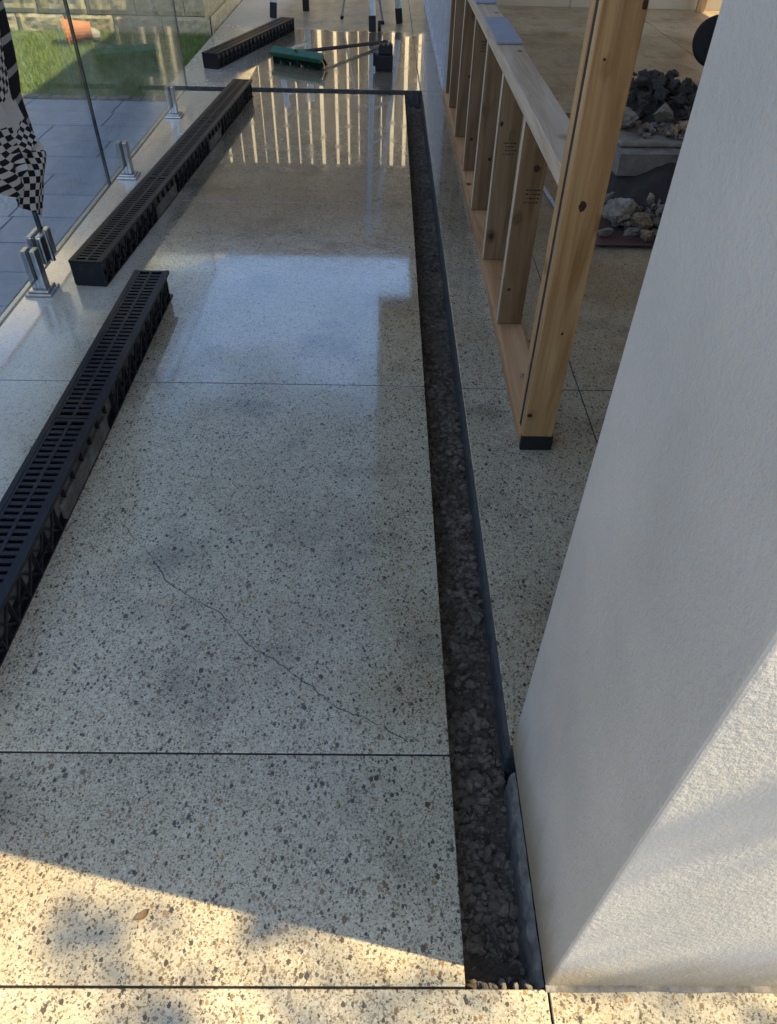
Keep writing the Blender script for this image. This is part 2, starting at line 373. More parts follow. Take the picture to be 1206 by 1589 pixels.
# hairline crack across the main slab
def crack():
    pts = [(-.66,1.30),(-.599,1.23),(-.544,1.166),(-.494,1.095),(-.427,1.047),(-.361,1.01),(-.316,.956),(-.259,.905),(-.199,.865),(-.141,.822),(-.098,.78),(-.031,.751),(.021,.723),(.072,.69)]
    fine = []
    for (a, b) in zip(pts, pts[1:]):
        for k in range(6):
            f = k / 6; x = a[0] + (b[0]-a[0])*f; y = a[1] + (b[1]-a[1])*f
            fine.append((x + random.uniform(-.004, .004), y + random.uniform(-.004, .004)))
    m = MB(); vs = []
    for i, (x, y) in enumerate(fine):
        w = .0007 * random.uniform(.2, 1.3) * (1 if i > 12 else .6)
        vs += [(x - w, y - w, .0006), (x + w, y + w, .0006)]
    m.add(vs, [(2*i, 2*i+1, 2*i+3, 2*i+2) for i in range(len(fine)-1)])
    m.build('crack', STAINM, slab_main)
crack()

# trench bed
def trench():
    root = tag(empty('drain_trench'), kind='structure')
    m = MB(); nx, ny = 22, 900
    vs = []
    for j in range(ny + 1):
        y = TY0 - .004 + (TY1 + .01 - TY0) * j / ny
        for i in range(nx + 1):
            x = TX0 - .002 + (TX1 + .004 - TX0) * i / nx
            p = Vector((x, y, 0))
            z = -.118 + .022 * noise.noise(p * 4) + .018 * noise.noise(p * 17) + .014 * noise.noise(p * 45) + .008 * noise.noise(p * 110)
            z += .045 * max(0, 1 - (y - TY0) / .07) + .008 * abs(noise.noise(p * 30))
            vs.append((x, y, z))
    m.add(vs, [(j*(nx+1)+i, j*(nx+1)+i+1, (j+1)*(nx+1)+i+1, (j+1)*(nx+1)+i) for j in range(ny) for i in range(nx)])
    m.build('soil_bed', SOIL, root, smooth=True)
    m = MB(); nx, ny = 160, 12; vs = []
    for j in range(ny + 1):
        for i in range(nx + 1):
            x = XL - .02 + (TX0 + .01 - XL) * i / nx; y = 5.47 + .135 * j / ny; p = Vector((x, y, 3))
            vs.append((x, y, -.105 + .02 * noise.noise(p * 9) + .01 * noise.noise(p * 40)))
    m.add(vs, [(j*(nx+1)+i, j*(nx+1)+i+1, (j+1)*(nx+1)+i+1, (j+1)*(nx+1)+i) for j in range(ny) for i in range(nx)])
    m.build('cross_soil_bed', SOIL, root, smooth=True)
    # loose stones pressed into the soil
    m = MB()
    t = (1 + 5 ** .5) / 2
    ico = [Vector(v).normalized() for v in ((-1,t,0),(1,t,0),(-1,-t,0),(1,-t,0),(0,-1,t),(0,1,t),(0,-1,-t),(0,1,-t),(t,0,-1),(t,0,1),(-t,0,-1),(-t,0,1))]
    fac = [(0,11,5),(0,5,1),(0,1,7),(0,7,10),(0,10,11),(1,5,9),(5,11,4),(11,10,2),(10,7,6),(7,1,8),(3,9,4),(3,4,2),(3,2,6),(3,6,8),(3,8,9),(4,9,5),(2,4,11),(6,2,10),(8,6,7),(9,8,1)]
    for k in range(5200):
        y = random.uniform(TY0 + .01, TY1 - .02) if random.random() < .45 else TY0 + .01 + 1.9 * random.random() ** 1.2
        x = random.uniform(TX0 + .006, TX1 - .006); p = Vector((x, y, 0))
        if noise.noise(p * 5 + Vector((9, 0, 0))) < -.12 and random.random() < .8: continue
        r = random.choice((.0014, .0016, .002, .002, .0025, .0025, .003, .003, .004, .005, .007, .010)) * random.uniform(.8, 1.35)
        z = -.115 + .022 * noise.noise(p * 4) + .016 * noise.noise(p * 17) + .010 * noise.noise(p * 45)
        M = Matrix.Rotation(random.random() * 6, 3, 'Z') @ Matrix.Diagonal((random.uniform(.8, 1.6), random.uniform(.7, 1.1), random.uniform(.5, .9)))
        m.add([Vector((x, y, z)) + M @ (v * r * random.uniform(.8, 1.15)) for v in ico], fac)
    g = m.build('gravel', GRAVEL, root); g['kind'] = 'stuff'
    # broken mortar crumbs at the near end of the trench
    m = MB()
    for k in range(16):
        x = random.uniform(TX0 + .004, TX1 - .01); y = TY0 + random.random() ** 2 * .05; r = random.uniform(.002, .007)
        M = Matrix.Rotation(random.random() * 6, 3, 'Z') @ Matrix.Diagonal((random.uniform(.8, 1.5), random.uniform(.7, 1.1), .7))
        m.add([Vector((x, y, -.085 + .075 * max(0, 1 - (y - TY0) / .03) - .004)) + M @ (v * r * random.uniform(.75, 1.2)) for v in ico], fac)
    g = m.build('mortar_crumbs', MUD, root); g['kind'] = 'stuff'
trench()

# ------------------------------------------------------------------ house: wall, roof, room
def house():
    h = tag(empty('house_wall', (.268, .285, 0)), 'pale rendered house wall ending in a corner beside the trench', 'wall')
    m = MB(); m.box(0, 3.9, 0, .405, .0, 2.70); w = m.build('rendered_pier', RENDER, h, .006, seg=3)
    # rough footing lip standing in the trench
    m = MB(); vs = []; n = 60
    for i in range(n + 1):
        y = .001 + .352 * i / n; p = Vector((3, y, 0))
        e = .004 * noise.noise(p * 30) + .003 * noise.noise(p * 90)
        vs += [(-.0095 + e, y, -.15), (-.0090 + e, y, -.030 + e), (-.006 + e*.6, y, -.020 + e*2), (.001, y, -.010 + e)]
    fs = [(4*i+k, 4*i+k+1, 4*i+k+5, 4*i+k+4) for i in range(n) for k in range(3)] + [(0,1,2,3), tuple(4*n+k for k in (3,2,1,0))]
    m.add(vs, fs); m.build('footing_lip', MUD, h, smooth=False)
    m = MB(); vs = []; n = 70
    for i in range(n + 1):
        x = 3.9 * i / n; e = .004 * noise.noise(Vector((x * 20, 0, 0))) + .003 * noise.noise(Vector((x * 60, 4, 0)))
        vs += [(x, -.008 + e, .0006), (x, -.006 + e, .003 + e*.6), (x, .002, .005 + e*.6)]
    m.add(vs, [(3*i+k, 3*i+k+1, 3*i+k+4, 3*i+k+3) for i in range(n) for k in range(2)])
    m.build('mortar_line', MUD, h)
    r = tag(empty('verandah_roof', (0, 0, 2.70)), 'cream lined verandah roof over the timber frame', 'roof')
    m = MB(); m.box(-.03, 5.5, .285, 7.9, .002, .20); m.box(.36, 5.5, 7.902, 9.4, .002, .20); m.build('soffit', SOFFIT, r, .004)
    rw = tag(empty('side_wall', (4.17, 0, 0)), 'cream lined side wall of the room, hidden behind the house corner', 'wall')
    m = MB(); m.box(0, .12, .692, 4.6, 0, 2.698); m.build('lining_panel', PLASTER, rw, .003)
    b = tag(empty('room_wall', (0, 9.10, 0)), 'cream lined back wall of the unfinished room', 'wall')
    for x0, x1 in ((.60, 1.95), (1.955, 3.3), (3.305, 4.6)):
        m = MB(); m.box(x0, x1, 0, .12, .0, 2.698); m.build('lining_panel', PLASTER, b, .003)
house()

# ------------------------------------------------------------------ timber frame
def lumber(name, a, b, w, d, mat, parent, up=(0, 1, 0), bev=.003, mi=None):
    """board from a to b; length along local Z, w across local X, d along local Y"""
    a, b = Vector(a), Vector(b); z = (b - a); L = z.length; z.normalize(); up = Vector(up); x = up.cross(z).normalized(); y = z.cross(x)
    m = MB(); m.box(-w/2, w/2, -d/2, d/2, 0, L)
    o = m.build(name, mat, parent, bev, seg=2)
    M = Matrix((x, y, z)).transposed().to_4x4(); M.translation = a; o.matrix_local = M
    return o
FX0, FX1 = .410, .498; FXC = (FX0 + FX1) / 2
STUDS = [2.285, 2.81, 3.335, 3.86, 4.43, 5.02, 5.36]
def frame():
    f = tag(empty('timber_wall_frame'), 'pine stud wall frame standing beside the trench', 'wall frame')
    pl = lumber('bottom_plate', (FXC, 1.617, .0235), (FXC, 5.52, .0235), FX1 - FX0, .045, PLATE, f, up=(0, 0, 1))
    pl['label'] = 'orange stained bottom plate on the floor'
    e = box('black_end', (FX0 - .0015, FX1 + .0015, 1.6145, 1.632, .001, .0475), BLACK, f, .001)
    e['label'] = 'black sealed end of the bottom plate'
    pa = lumber('post', (FXC - .002, 1.6345, .048), (FXC - .002, 1.6345, 2.69), .087, .035, PINE, f)
    lumber('post', (FXC - .002, 1.7015, .048), (FXC - .002, 1.7015, 2.69), .087, .035, PINE, f)
    lumber('seam_shade', (FXC - .0005, 1.6680, .048), (FXC - .0005, 1.6680, 2.60), .084, .0315, BLACK, f, bev=.0005)  # black strip painting the shade in the seam between the posts
    lumber('sill_rail', (FXC, 1.7205, .7245), (FXC, 5.6, .7245), .09, .045, PINE_RAIL, f, up=(0, 0, 1))
    studs = []
    for i, y in enumerate(STUDS):
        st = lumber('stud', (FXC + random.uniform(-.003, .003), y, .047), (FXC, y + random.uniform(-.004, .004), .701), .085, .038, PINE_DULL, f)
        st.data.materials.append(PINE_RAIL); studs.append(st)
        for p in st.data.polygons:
            if abs(p.normal.x) > .5: p.material_index = 1  # narrow faces coloured paler, standing in for the sky light they catch
        # printed stamp: rows of broken dashes, too worn to read
        if i in (0, 1, 3):
            z0 = (.455, .435, 0, .56)[i]
            m = MB()
            for r_ in range(4):
                x = -.016 + random.uniform(-.004, .004)
                while x < .022:
                    w = random.uniform(.0015, .009)
                    m.add([(x, 0, 0 - r_*.0125), (x + w, 0, 0 - r_*.0125), (x + w, 0, .0045 - r_*.0125), (x, 0, .0045 - r_*.0125)], [(0,1,2,3)])
                    x += w + random.uniform(.0012, .004)
            s_ = m.build('stamp', INK, st); s_.location = (0.006, 0, z0); s_.location.y = -.0195 if True else 0
    # dark knots standing a hair proud of the sawn faces
    def knot(parent, x, z, d, rx, rz):
        m = MB(); n = 14; rn = random.Random(int(z * 1000))
        rim = [(x + rx * math.cos(2*math.pi*i/n) * rn.uniform(.8, 1.15), -d/2 - .0003, z + rz * math.sin(2*math.pi*i/n) * rn.uniform(.8, 1.15)) for i in range(n)]
        m.add([(x, -d/2 - .0009, z)] + rim, [(0, 1 + i, 1 + (i + 1) % n) for i in range(n)]); m.build('knot', KNOT, parent)
    for x, z, rx, rz in ((-.004, .648, .0085, .0125), (-.033, .074, .008, .006), (.036, 1.02, .006, .010), (.010, .33, .0035, .004), (-.02, .93, .003, .003)): knot(pa, x, z, .035, rx, rz)
    for st, x, z, rx, rz in ((studs[0], .012, .52, .010, .011), (studs[0], -.018, .13, .006, .006), (studs[1], -.030, .50, .006, .010), (studs[2], .015, .22, .008, .008), (studs[3], -.012, .15, .007, .009), (studs[4], .012, .30, .008, .009)): knot(st, x, z, .038, rx, rz)
    # bolts through the bottom plate
    for y in (1.83, 1.93, 2.52, 2.63, 3.08, 3.6, 4.15):
        m = MB(); x = FX0 + .055 + random.uniform(-.012, .02)
        m.tube([(x, y, .046), (x, y, .049)], .012, 12); m.tube([(x, y, .049), (x, y, .058)], .0065, 6)
        m.build('bolt', STEEL, f)
    # second, white frame continuing beyond
    g = tag(empty('white_wall_frame'), 'white steel stud frame continuing behind the pine frame', 'wall frame')
    m = MB(); m.box(FX0 - .005, FX1, 5.56, 9.0, .001, .040); m.build('bottom_track', WHITE_METAL, g, .002)
    m = MB(); m.box(FX0 - .005, FX1, 5.62, 9.0, 1.20, 1.24); m.build('top_track', WHITE_METAL, g, .002)
    for y in (5.60, 5.84, 6.14, 6.52, 6.95, 7.4, 7.9, 8.4, 8.9):
        m = MB(); m.box(FX0, FX0 + .006, y, y + .045, .041, 1.198); m.box(FX0 + .006, FX1 - .006, y, y + .004, .041, 1.198); m.box(FX1 - .006, FX1 - .001, y, y + .045, .041, 1.198)
        m.build('steel_stud', WHITE_METAL, g)
    # grey boards lying on the sill
    for (y0, y1, lab) in ((3.02, 3.5, 'nearer grey board offcut lying on the timber sill rail'), (3.86, 4.2, 'farther grey board offcut on the sill rail at the picture edge')):
        m = MB(); m.box(FX0 - .004, FX1 + .003, y0, y1, .7485, .756)
        tag(m.build('board_offcut', GREYTILE, None, .001), lab, 'board')
frame()

def dry_leaf():
    m = MB(); n = 10; vs = []
    for i in range(n + 1):
        t = i / n; w = .011 * math.sin(math.pi * t) ** .8; x = .034 * t - .017; z = .0025 + .006 * (2*t - 1) ** 2 + .002 * math.sin(t * 7)
        vs += [(x, -w, z + .004), (x, 0, z), (x, w, z + .0035)]
    m.add(vs, [(3*i+k, 3*i+k+1, 3*i+k+4, 3*i+k+3) for i in range(n) for k in range(2)])
    o = m.build('dry_leaf', TERRA_LEAF, smooth=True); o.location = (-.378, .382, .0); o.rotation_euler = (0, 0, .7); o.scale = (.75, .6, .7)
    tag(o, 'small curled dry leaf on the sunlit slab', 'leaf')
dry_leaf()
# ------------------------------------------------------------------ drain channels
SEG = .925
def channel(loc, rz, L, label, joint=None, blanks=(), tilt=0):
    """length along local +Y, standing on z=0"""
    root = empty('drain_channel', loc, rz); tag(root, label, 'drain channel', 'drain channels lying on the slab')
    H, W = .100, .064
    m = MB()
    m.box(-.048, -.044, 0, L, .006, H - .002); m.box(.044, .048, 0, L, .006, H - .002); m.box(-.050, .050, 0, L, 0, .006)
    for y in (0, L - .005): m.box(-.0435, .0435, y, y + .005, .0065, H - .006)
    for s in (-1, 1):
        x0, x1 = sorted((s * .0485, s * W)); m.box(x0, x1, 0, L, H - .011, H)
        m.box(min(s*.0485, s*.060), max(s*.0485, s*.060), 0, L, 0, .005)
    m.build('trough', PLASTIC, root)
    # ribs on both flanks
    m = MB(); pitch = .072; n = int(L / pitch)
    for s in (-1, 1):
        for k in range(n + 1):
            y = min(k * pitch, L - .003); blank = any(a - .01 < y < b + .01 for a, b in blanks)
            x0, x1 = sorted((s * .0485, s * .0625))
            zl = .056 if blank else .0055
            m.box(x0, x1, y, y + .0028, zl, H - .0115)
            if k < n and not blank and not any(a - .01 < y + pitch < b + .01 for a, b in blanks):
                xo = s * .0585
                m.bar((xo, y + .003, .008), (xo, y + pitch, H - .014), .006, .005, up=(s, 0, 0))
                m.bar((xo - s*.0045, y + .003, H - .014), (xo - s*.0045, y + pitch, .008), .006, .005, up=(s, 0, 0))
                if k % 2 == 0: m.box(x0, x1 + (.001 if s > 0 else 0), y + .003, y + pitch, .040, .0425)
    o = m.build('side_ribs', PLASTIC, root); o['kind'] = 'stuff'
    for a, b in blanks:
        for s in (-1, 1):
            m = MB(); x0, x1 = sorted((s * .0487, s * .0605)); m.box(x0, x1, a, b, .0053, .055)
            m.build('blank_panel', DUSTY, root, .002)
    # infill of pale dust on the flank wall between the ribs
    for s in (-1, 1):
        x0, x1 = sorted((s * .0482, s * .0497)); m = MB(); m.box(x0, x1, .002, L - .002, .030, H - .013); m.build('flank_wall', DUSTY, root)
    # grates
    cuts = [0] + (joint or []) + [L]
    for a, b in zip(cuts, cuts[1:]):
        m = MB(); a += .002; b -= .002; z0, z1 = H - .0065, H - .0008
        m.box(-.0478, -.0405, a, b, z0, z1); m.box(.0405, .0478, a, b, z0, z1); m.box(-.0048, .0048, a + .0125, b - .0125, z0, z1)
        m.box(-.0404, .0404, a, a + .012, z0, z1); m.box(-.0404, .0404, b - .012, b, z0, z1)
        k = max(2, round((b - a - .024) / .0235)); p = (b - a - .024) / k
        for i in range(1, k):
            y = a + .012 + i * p
            m.box(-.0404, -.0049, y - .0062, y + .0062, z0, z1 - .0008); m.box(.0049, .0404, y - .0062, y + .0062, z0, z1 - .0008)
        m.build('grate', PLASTIC, root)
    return root
def place_channel(x0, y0, x1, y1, **k):
    d = Vector((x1 - x0, y1 - y0)); return channel((x0, y0, .0), -math.atan2(d.x, d.y), d.length, **k)
place_channel(-.856, .68, -.855, 2.53, label='black grated drain channel nearest the camera, running out of frame at left', joint=[.925], blanks=[(.62, 1.0)])
place_channel(-1.124, 2.595, -.932, 5.37, label='longest black grated drain channel, lying between the glass fence and the slab middle', joint=[.925, 1.85], blanks=[(.66, .98), (1.62, 1.88)])
place_channel(-1.285, 6.10, -.86, 7.56, label='black drain channel beyond the cross trench, lying askew near the lawn', joint=[.925], blanks=[])

# ------------------------------------------------------------------ glass fence, spigots, hinge, towel
GX = -1.295
def fence():
    for (y0, y1, lab) in ((3.512, 5.30, 'clear glass fence panel farthest along, beside the long channel'), (2.69, 3.500, 'clear glass gate panel between the hinge and the dark gap'), (.66, 2.672, 'clear glass fence panel at the left picture edge behind the towel'), (-1.2, .325, 'clear glass fence panel beside the camera, throwing sunlight back onto the slab')):
        m = MB(); z0, z1, t, rc = .058, 1.21, .006, .05
        # rounded top corners
        prof = [(y0, z0), (y1, z0)] + [(y1 - rc + rc * math.cos(a), z1 - rc + rc * math.sin(a)) for a in [k * math.pi / 12 for k in range(7)]] + \
               [(y0 + rc + rc * math.cos(a), z1 - rc + rc * math.sin(a)) for a in [math.pi/2 + k * math.pi / 12 for k in range(7)]]
        n = len(prof)
        m.add([(GX - t, y, z) for y, z in prof] + [(GX + t, y, z) for y, z in prof], [tuple(range(n))[::-1], tuple(range(n, 2*n))], 0)
        m.add([(GX - t, y, z) for y, z in prof] + [(GX + t, y, z) for y, z in prof], [(i, (i+1) % n, n + (i+1) % n, n + i) for i in range(n)], 1)
        tag(m.build('glass_panel', [GLASS, EDGE]), lab, 'glass panel', 'glass fence panels')
    for i, (y, lab) in enumerate(((2.545, 'steel spigot with square foot in front of the hanging towel'), (3.80, 'middle steel spigot just past the dark gap in the glass'), (4.87, 'farthest steel spigot holding the last glass panel'), (1.2, 'steel spigot nearest the camera out at left'))):
        r = tag(empty('fence_spigot', (GX, y, 0)), lab, 'spigot', 'steel spigots of the glass fence')
        m = MB(); m.box(-.050, .050, -.050, .050, .001, .012); m.build('base_plate', STEEL, r, .003, seg=2)
        m = MB(); m.box(-.040, .040, -.040, .040, .0122, .020); m.build('cover_plate', STEEL, r, .004, seg=2)
        m = MB(); m.box(-.026, -.0075, -.022, .022, .0202, .165); m.box(.0075, .026, -.022, .022, .0202, .165); m.box(-.0075, .0075, -.0218, .0218, .0202, .0565)
        cl = m.build('clamp', STEEL, r, .003, seg=2)
        m = MB(); m.box(.0062, .0073, -.0215, .0215, .058, .163); m.box(-.0073, -.0062, -.0215, .0215, .058, .163); m.build('rubber_gasket', BLACK, cl)
    h = tag(empty('gate_hinge', (GX, 2.66, .08)), 'steel gate hinge clamped to the glass under the towel', 'hinge')
    for s in (-1, 1):
        x0, x1 = sorted((s * .0065, s * .026))
        m = MB(); m.box(x0, x1, -.06, .052, 0, .105); m.build('hinge_plate', STEEL, h, .006, seg=2)
    m = MB(); m.box(-.0064, .0064, -.058, .050, .002, .103); m.build('hinge_gasket', BLACK, h)
    m = MB(); m.tube([(.026, -.004, -.006), (.026, -.004, .112)], .0095, 12); m.build('hinge_barrel', STEEL, h)
    m = MB(); m.box(.0262, .028, -.055, -.022, .01, .095); m.build('hinge_cover', BLACK, h, .001)
fence()
def towel():
    root = tag(empty('towel', (GX, 2.6, 1.21)), 'black and white checked and striped towel draped over the glass', 'towel')
    root.location = (0, .045, 0)
    def sheet(name, L, Rr, x0, mat, amp=.018, uvoff=(0, 0), rot=0, nu=34, waves=3.0):
        """L, Rr: matching lists of (y, z) down the two sides"""
        def samp(c, t):
            f = t * (len(c) - 1); i = min(int(f), len(c) - 2); f -= i
            p0, p1, p2, p3 = c[max(i-1, 0)], c[i], c[i+1], c[min(i+2, len(c)-1)]
            q = lambda a, b, c_, d: .5 * (2*b + (c_-a)*f + (2*a-5*b+4*c_-d)*f*f + (3*b-a-3*c_+d)*f**3)
            return [q(*v) for v in zip(p0, p1, p2, p3)]
        nv = 60; vs = []; uvs = []
        for j in range(nv + 1):
            t = j / nv; a, b = samp(L, t), samp(Rr, t)
            for i in range(nu + 1):
                u = i / nu; y = a[0] + (b[0]-a[0])*u; z = a[1] + (b[1]-a[1])*u
                x = x0 + amp * math.sin(u * waves * math.pi + t * 2.2 + uvoff[0]*9) * (.5 + .5 * t) + .006 * math.sin(t * 9 + u * 5) - .012 * (u ** 6)
                vs.append((x, y, z)); c, s = math.cos(rot), math.sin(rot)
                uu, vv = (b[0]-a[0]) * u * .55, .95 - z
                uvs.append((uu*c - vv*s + uvoff[0], uu*s + vv*c + uvoff[1]))
        fs = [(j*(nu+1)+i, j*(nu+1)+i+1, (j+1)*(nu+1)+i+1, (j+1)*(nu+1)+i) for j in range(nv) for i in range(nu)]
        me = bpy.data.meshes.new(name); me.from_pydata(vs, [], fs); me.materials.append(mat)
        uvl = me.uv_layers.new(name='UVMap')
        for l in me.loops: uvl.data[l.index].uv = uvs[l.vertex_index]
        me.polygons.foreach_set('use_smooth', [True] * len(me.polygons))
        o = bpy.data.objects.new(name, me); C.objects.link(o); o.parent = root
        md = o.modifiers.new('solid', 'SOLIDIFY'); md.thickness = .004; md.offset = 1
        return o
    st, ck = m_towel('striped'), m_towel('checked')
    top = 1.222
    sheet('striped_fold', [(2.1, top), (2.1, .9), (2.1, .7), (2.1, .55), (2.2, .48), (2.3, .44), (2.4, .40)],
          [(2.87, top), (2.847, .865), (2.805, .68), (2.79, .60), (2.812, .50), (2.798, .424), (2.77, .37)], -1.262, st, .010)
    sheet('lower_fold', [(2.30, .55), (2.34, .50), (2.38, .45), (2.40, .40), (2.418, .357)],
          [(2.785, .45), (2.79, .41), (2.765, .36), (2.715, .304), (2.608, .246)], -1.245, ck, .010, (.01, .10), -.5)
    sheet('checked_fold', [(2.05, top), (2.05, .95), (2.05, .75), (2.12, .58), (2.30, .49)],
          [(2.73, top), (2.70, .90), (2.684, .76), (2.68, .60), (2.735, .462)], -1.228, ck, .014, (.0, .02), .12)
    sheet('front_fold', [(2.0, .80), (2.05, .65), (2.15, .52), (2.30, .43), (2.39, .39)],
          [(2.40, .80), (2.46, .66), (2.50, .56), (2.51, .50), (2.50, .452)], -1.205, ck, .008, (.3, .17), -.35)
    sheet('back_drop', [(2.1, top), (2.1, .9), (2.1, .6)], [(2.86, top), (2.84, .9), (2.8, .62)], -1.325, st, .008)
    m = MB(); m.box(-1.327, -1.226, 2.1, 2.73, 1.2205, 1.2245); m.build('top_fold', ck, root, .001)
towel()

# ------------------------------------------------------------------ garden behind the glass
def garden():
    pav = tag(empty('pool_paving'), kind='structure')
    pit, ln = .278, .58
    y = 5.216; row = 0
    while y > 1.4:
        x = -1.385 - (.30 if row % 2 else .58) * (1 if row % 3 else .55)
        xs = [-1.385, x]
        while xs[-1] > -4.6: xs.append(xs[-1] - ln)
        for a, b in zip(xs, xs[1:]):
            m = MB(); m.box(b + .003, a - .003, y - pit + .003, y - .003, -.06, -.004 + random.uniform(-.0012, .0012)); m.build('paver', PAVER, pav, .002)
        y -= pit; row += 1
    f = flat('sand_bed', (-4.7, -1.381, 1.2, 5.3), -.02, MUD); f.parent = pav
    tag(flat('lawn_bed', (-5.5, -1.495, 5.32, 7.45), -.03, LAWN_SOIL), 'soil under the lawn', kind='structure')
    m = MB()
    for k in range(34):
        x = -1.52 - k * .075; m.box(x - .07, x, 5.222, 5.30, -.05, .004 + random.uniform(-.003, .004))
    tag(m.build('pebble_edge', MUD, None, .006), 'pale stone edging between paving and lawn', kind='structure')
    m = MB()
    for k in range(52000):
        x = -1.50 - 2.6 * random.random() ; y = random.uniform(5.31, 7.40)
        h = random.uniform(.018, .045); a = random.random() * 6.3; w = random.uniform(.0012, .0026); lx, ly = random.uniform(-.02, .02), random.uniform(-.02, .02)
        dx, dy = math.cos(a) * w, math.sin(a) * w
        m.v += [(x-dx, y-dy, -.03), (x+dx, y+dy, -.03), (x+lx, y+ly, -.03 + h + .006)]; n = len(m.v); m.f.append((n-3, n-2, n-1)); m.m.append(0)
    tag(m.build('lawn_grass', GRASS), 'short green lawn behind the glass fence', 'grass', kind='stuff')
    w = tag(empty('garden_wall', (0, 7.42, 0)), 'cream split faced block wall behind the lawn', 'wall')
    zc = (-.05, .112, .32, .53, .74)
    def course(i, z0, z1, L, M):
        x = 0; lens = [.21] if i % 2 else []
        while x > -L:
            l = lens.pop() if lens else .42
            m = MB(); nx, nz = 12, 6; vs = []
            for j in range(nz + 1):
                for k in range(nx + 1):
                    px = x - l + .003 + (l - .006) * k / nx; pz = z0 + .003 + (z1 - z0 - .006) * j / nz
                    ed = min(k, nx - k, j, nz - j)
                    d = 0 if ed == 0 else -.010 - .009 * noise.noise(Vector((px * 14, pz * 14, i))) - .006 * noise.noise(Vector((px * 40, pz * 40, i)))
                    vs.append(M @ Vector((px, d, pz)))
            m.add(vs, [(j*(nx+1)+k, j*(nx+1)+k+1, (j+1)*(nx+1)+k+1, (j+1)*(nx+1)+k) for j in range(nz) for k in range(nx)])
            m.build('block', CREAM, w); x -= l
    for i, (z0, z1) in enumerate(zip(zc, zc[1:])):
        course(i, z0, z1, 2.7, Matrix.Translation((-1.52, 0, 0)))
        course(i, z0, z1, 2.5, Matrix.Translation((-1.515, .008, 0)) @ Matrix.Rotation(R(90), 4, 'Z') @ Matrix.Translation((2.52, 0, 0)))
    m = MB(); m.box(-1.70, -1.520, .21, 2.5, -.05, .745); m.build('wall_core', MUD, w)
    m = MB(); m.box(-4.25, -1.522, .003, .20, -.05, .745); m.build('wall_core', MUD, w)
    p = tag(empty('terracotta_pot', (-2.42, 6.98, -.02)), 'terracotta pot lying on its side on the lawn by the wall', 'pot')
    m = MB(); m.tube([(0, 0, .09), (.05, 0, .09), (.15, .0, .088), (.19, 0, .085), (.192, 0, .085), (.21, 0, .085)], [.062, .066, .084, .092, .104, .104], 20)
    m.build('pot_body', TERRA, p, smooth=False)
    m = MB(); m.tube([(-.06, .0, .055), (-.02, 0, .06), (.0, 0, .06)], [.03, .05, .052], 12); m.build('pot_foot', ROCK_PALE, p)
    p.rotation_euler = (0, 0, R(200))
garden()

# ------------------------------------------------------------------ things on the far slab
def rod(name, a, b, w, d, mat, parent): 
    m = MB(); m.bar(a, b, w, d, up=(0, 1, 0)); return m.build(name, mat, parent, .004)
def broom():
    r = empty('push_broom', (-.655, 6.235, 0), R(-29)); tag(r, 'green headed push broom lying on the wet slab', 'broom')
    m = MB(); vs = []
    M = Matrix.Translation((0, 0, .062)) @ Matrix.Rotation(R(28), 4, 'X')
    m.box(-.225, .225, -.034, .034, .0, .036, 0, M); m.build('head', GREEN, r, .006, seg=2)
    m = MB()
    for k in range(420):
        x = random.uniform(-.22, .22); y = random.uniform(-.03, .03); f = Vector((x * 1.03 + random.uniform(-.004, .004), y * 1.5 , -.062))
        m.bar(M @ Vector((x, y, 0)), M @ f, .004, .004)
    o = m.build('bristles', BRISTLE, r); o['kind'] = 'stuff'
    m = MB(); inv = Matrix.Rotation(R(29), 4, 'Z') @ Matrix.Translation((.655, -6.235, 0))
    a = M @ Vector((0, .0, .036)); tip = inv @ Vector((.02, 7.10, .014)); d = (tip - a).normalized()
    m.tube([a - d * .0, a + d * .09], [.019, .016], 12); m.build('socket', GREEN, r, smooth=False)
    m = MB(); m.tube([a + d * .05, tip - d*.05], .0125, 12); hd = m.build('handle', BLACK, r)
    m = MB(); m.tube([tip - d*.05, tip - d*.045, tip], [.0126, .017, .015], 12); m.build('handle_grip', BLACK, hd)
broom()
def toolbox():
    r = tag(empty('tool_charger', (.0, 6.17, 0)), 'small black tool battery charger standing on the wet slab', 'charger')
    m = MB(); m.box(-.066, .066, -.05, .05, .006, .105); m.build('body', BLACK, r, .010, seg=2)
    m = MB(); m.box(-.040, .064, -.042, .045, .106, .165); m.build('battery', PLASTIC, r, .008, seg=2)
    m = MB(); m.box(-.082, -.0665, -.035, .03, .03, .12); m.build('side_clip', PLASTIC, r, .004)
    for x in (-.022, .012, .046):
        m = MB(); m.box(x - .010, x + .010, -.036, .038, .1655, .171); m.build('vent', BLACK, r, .002)
    for x in (-.05, .05):
        m = MB(); m.box(x - .012, x + .012, -.04, .04, .0, .0058); m.build('foot', BLACK, r, .001)
toolbox()
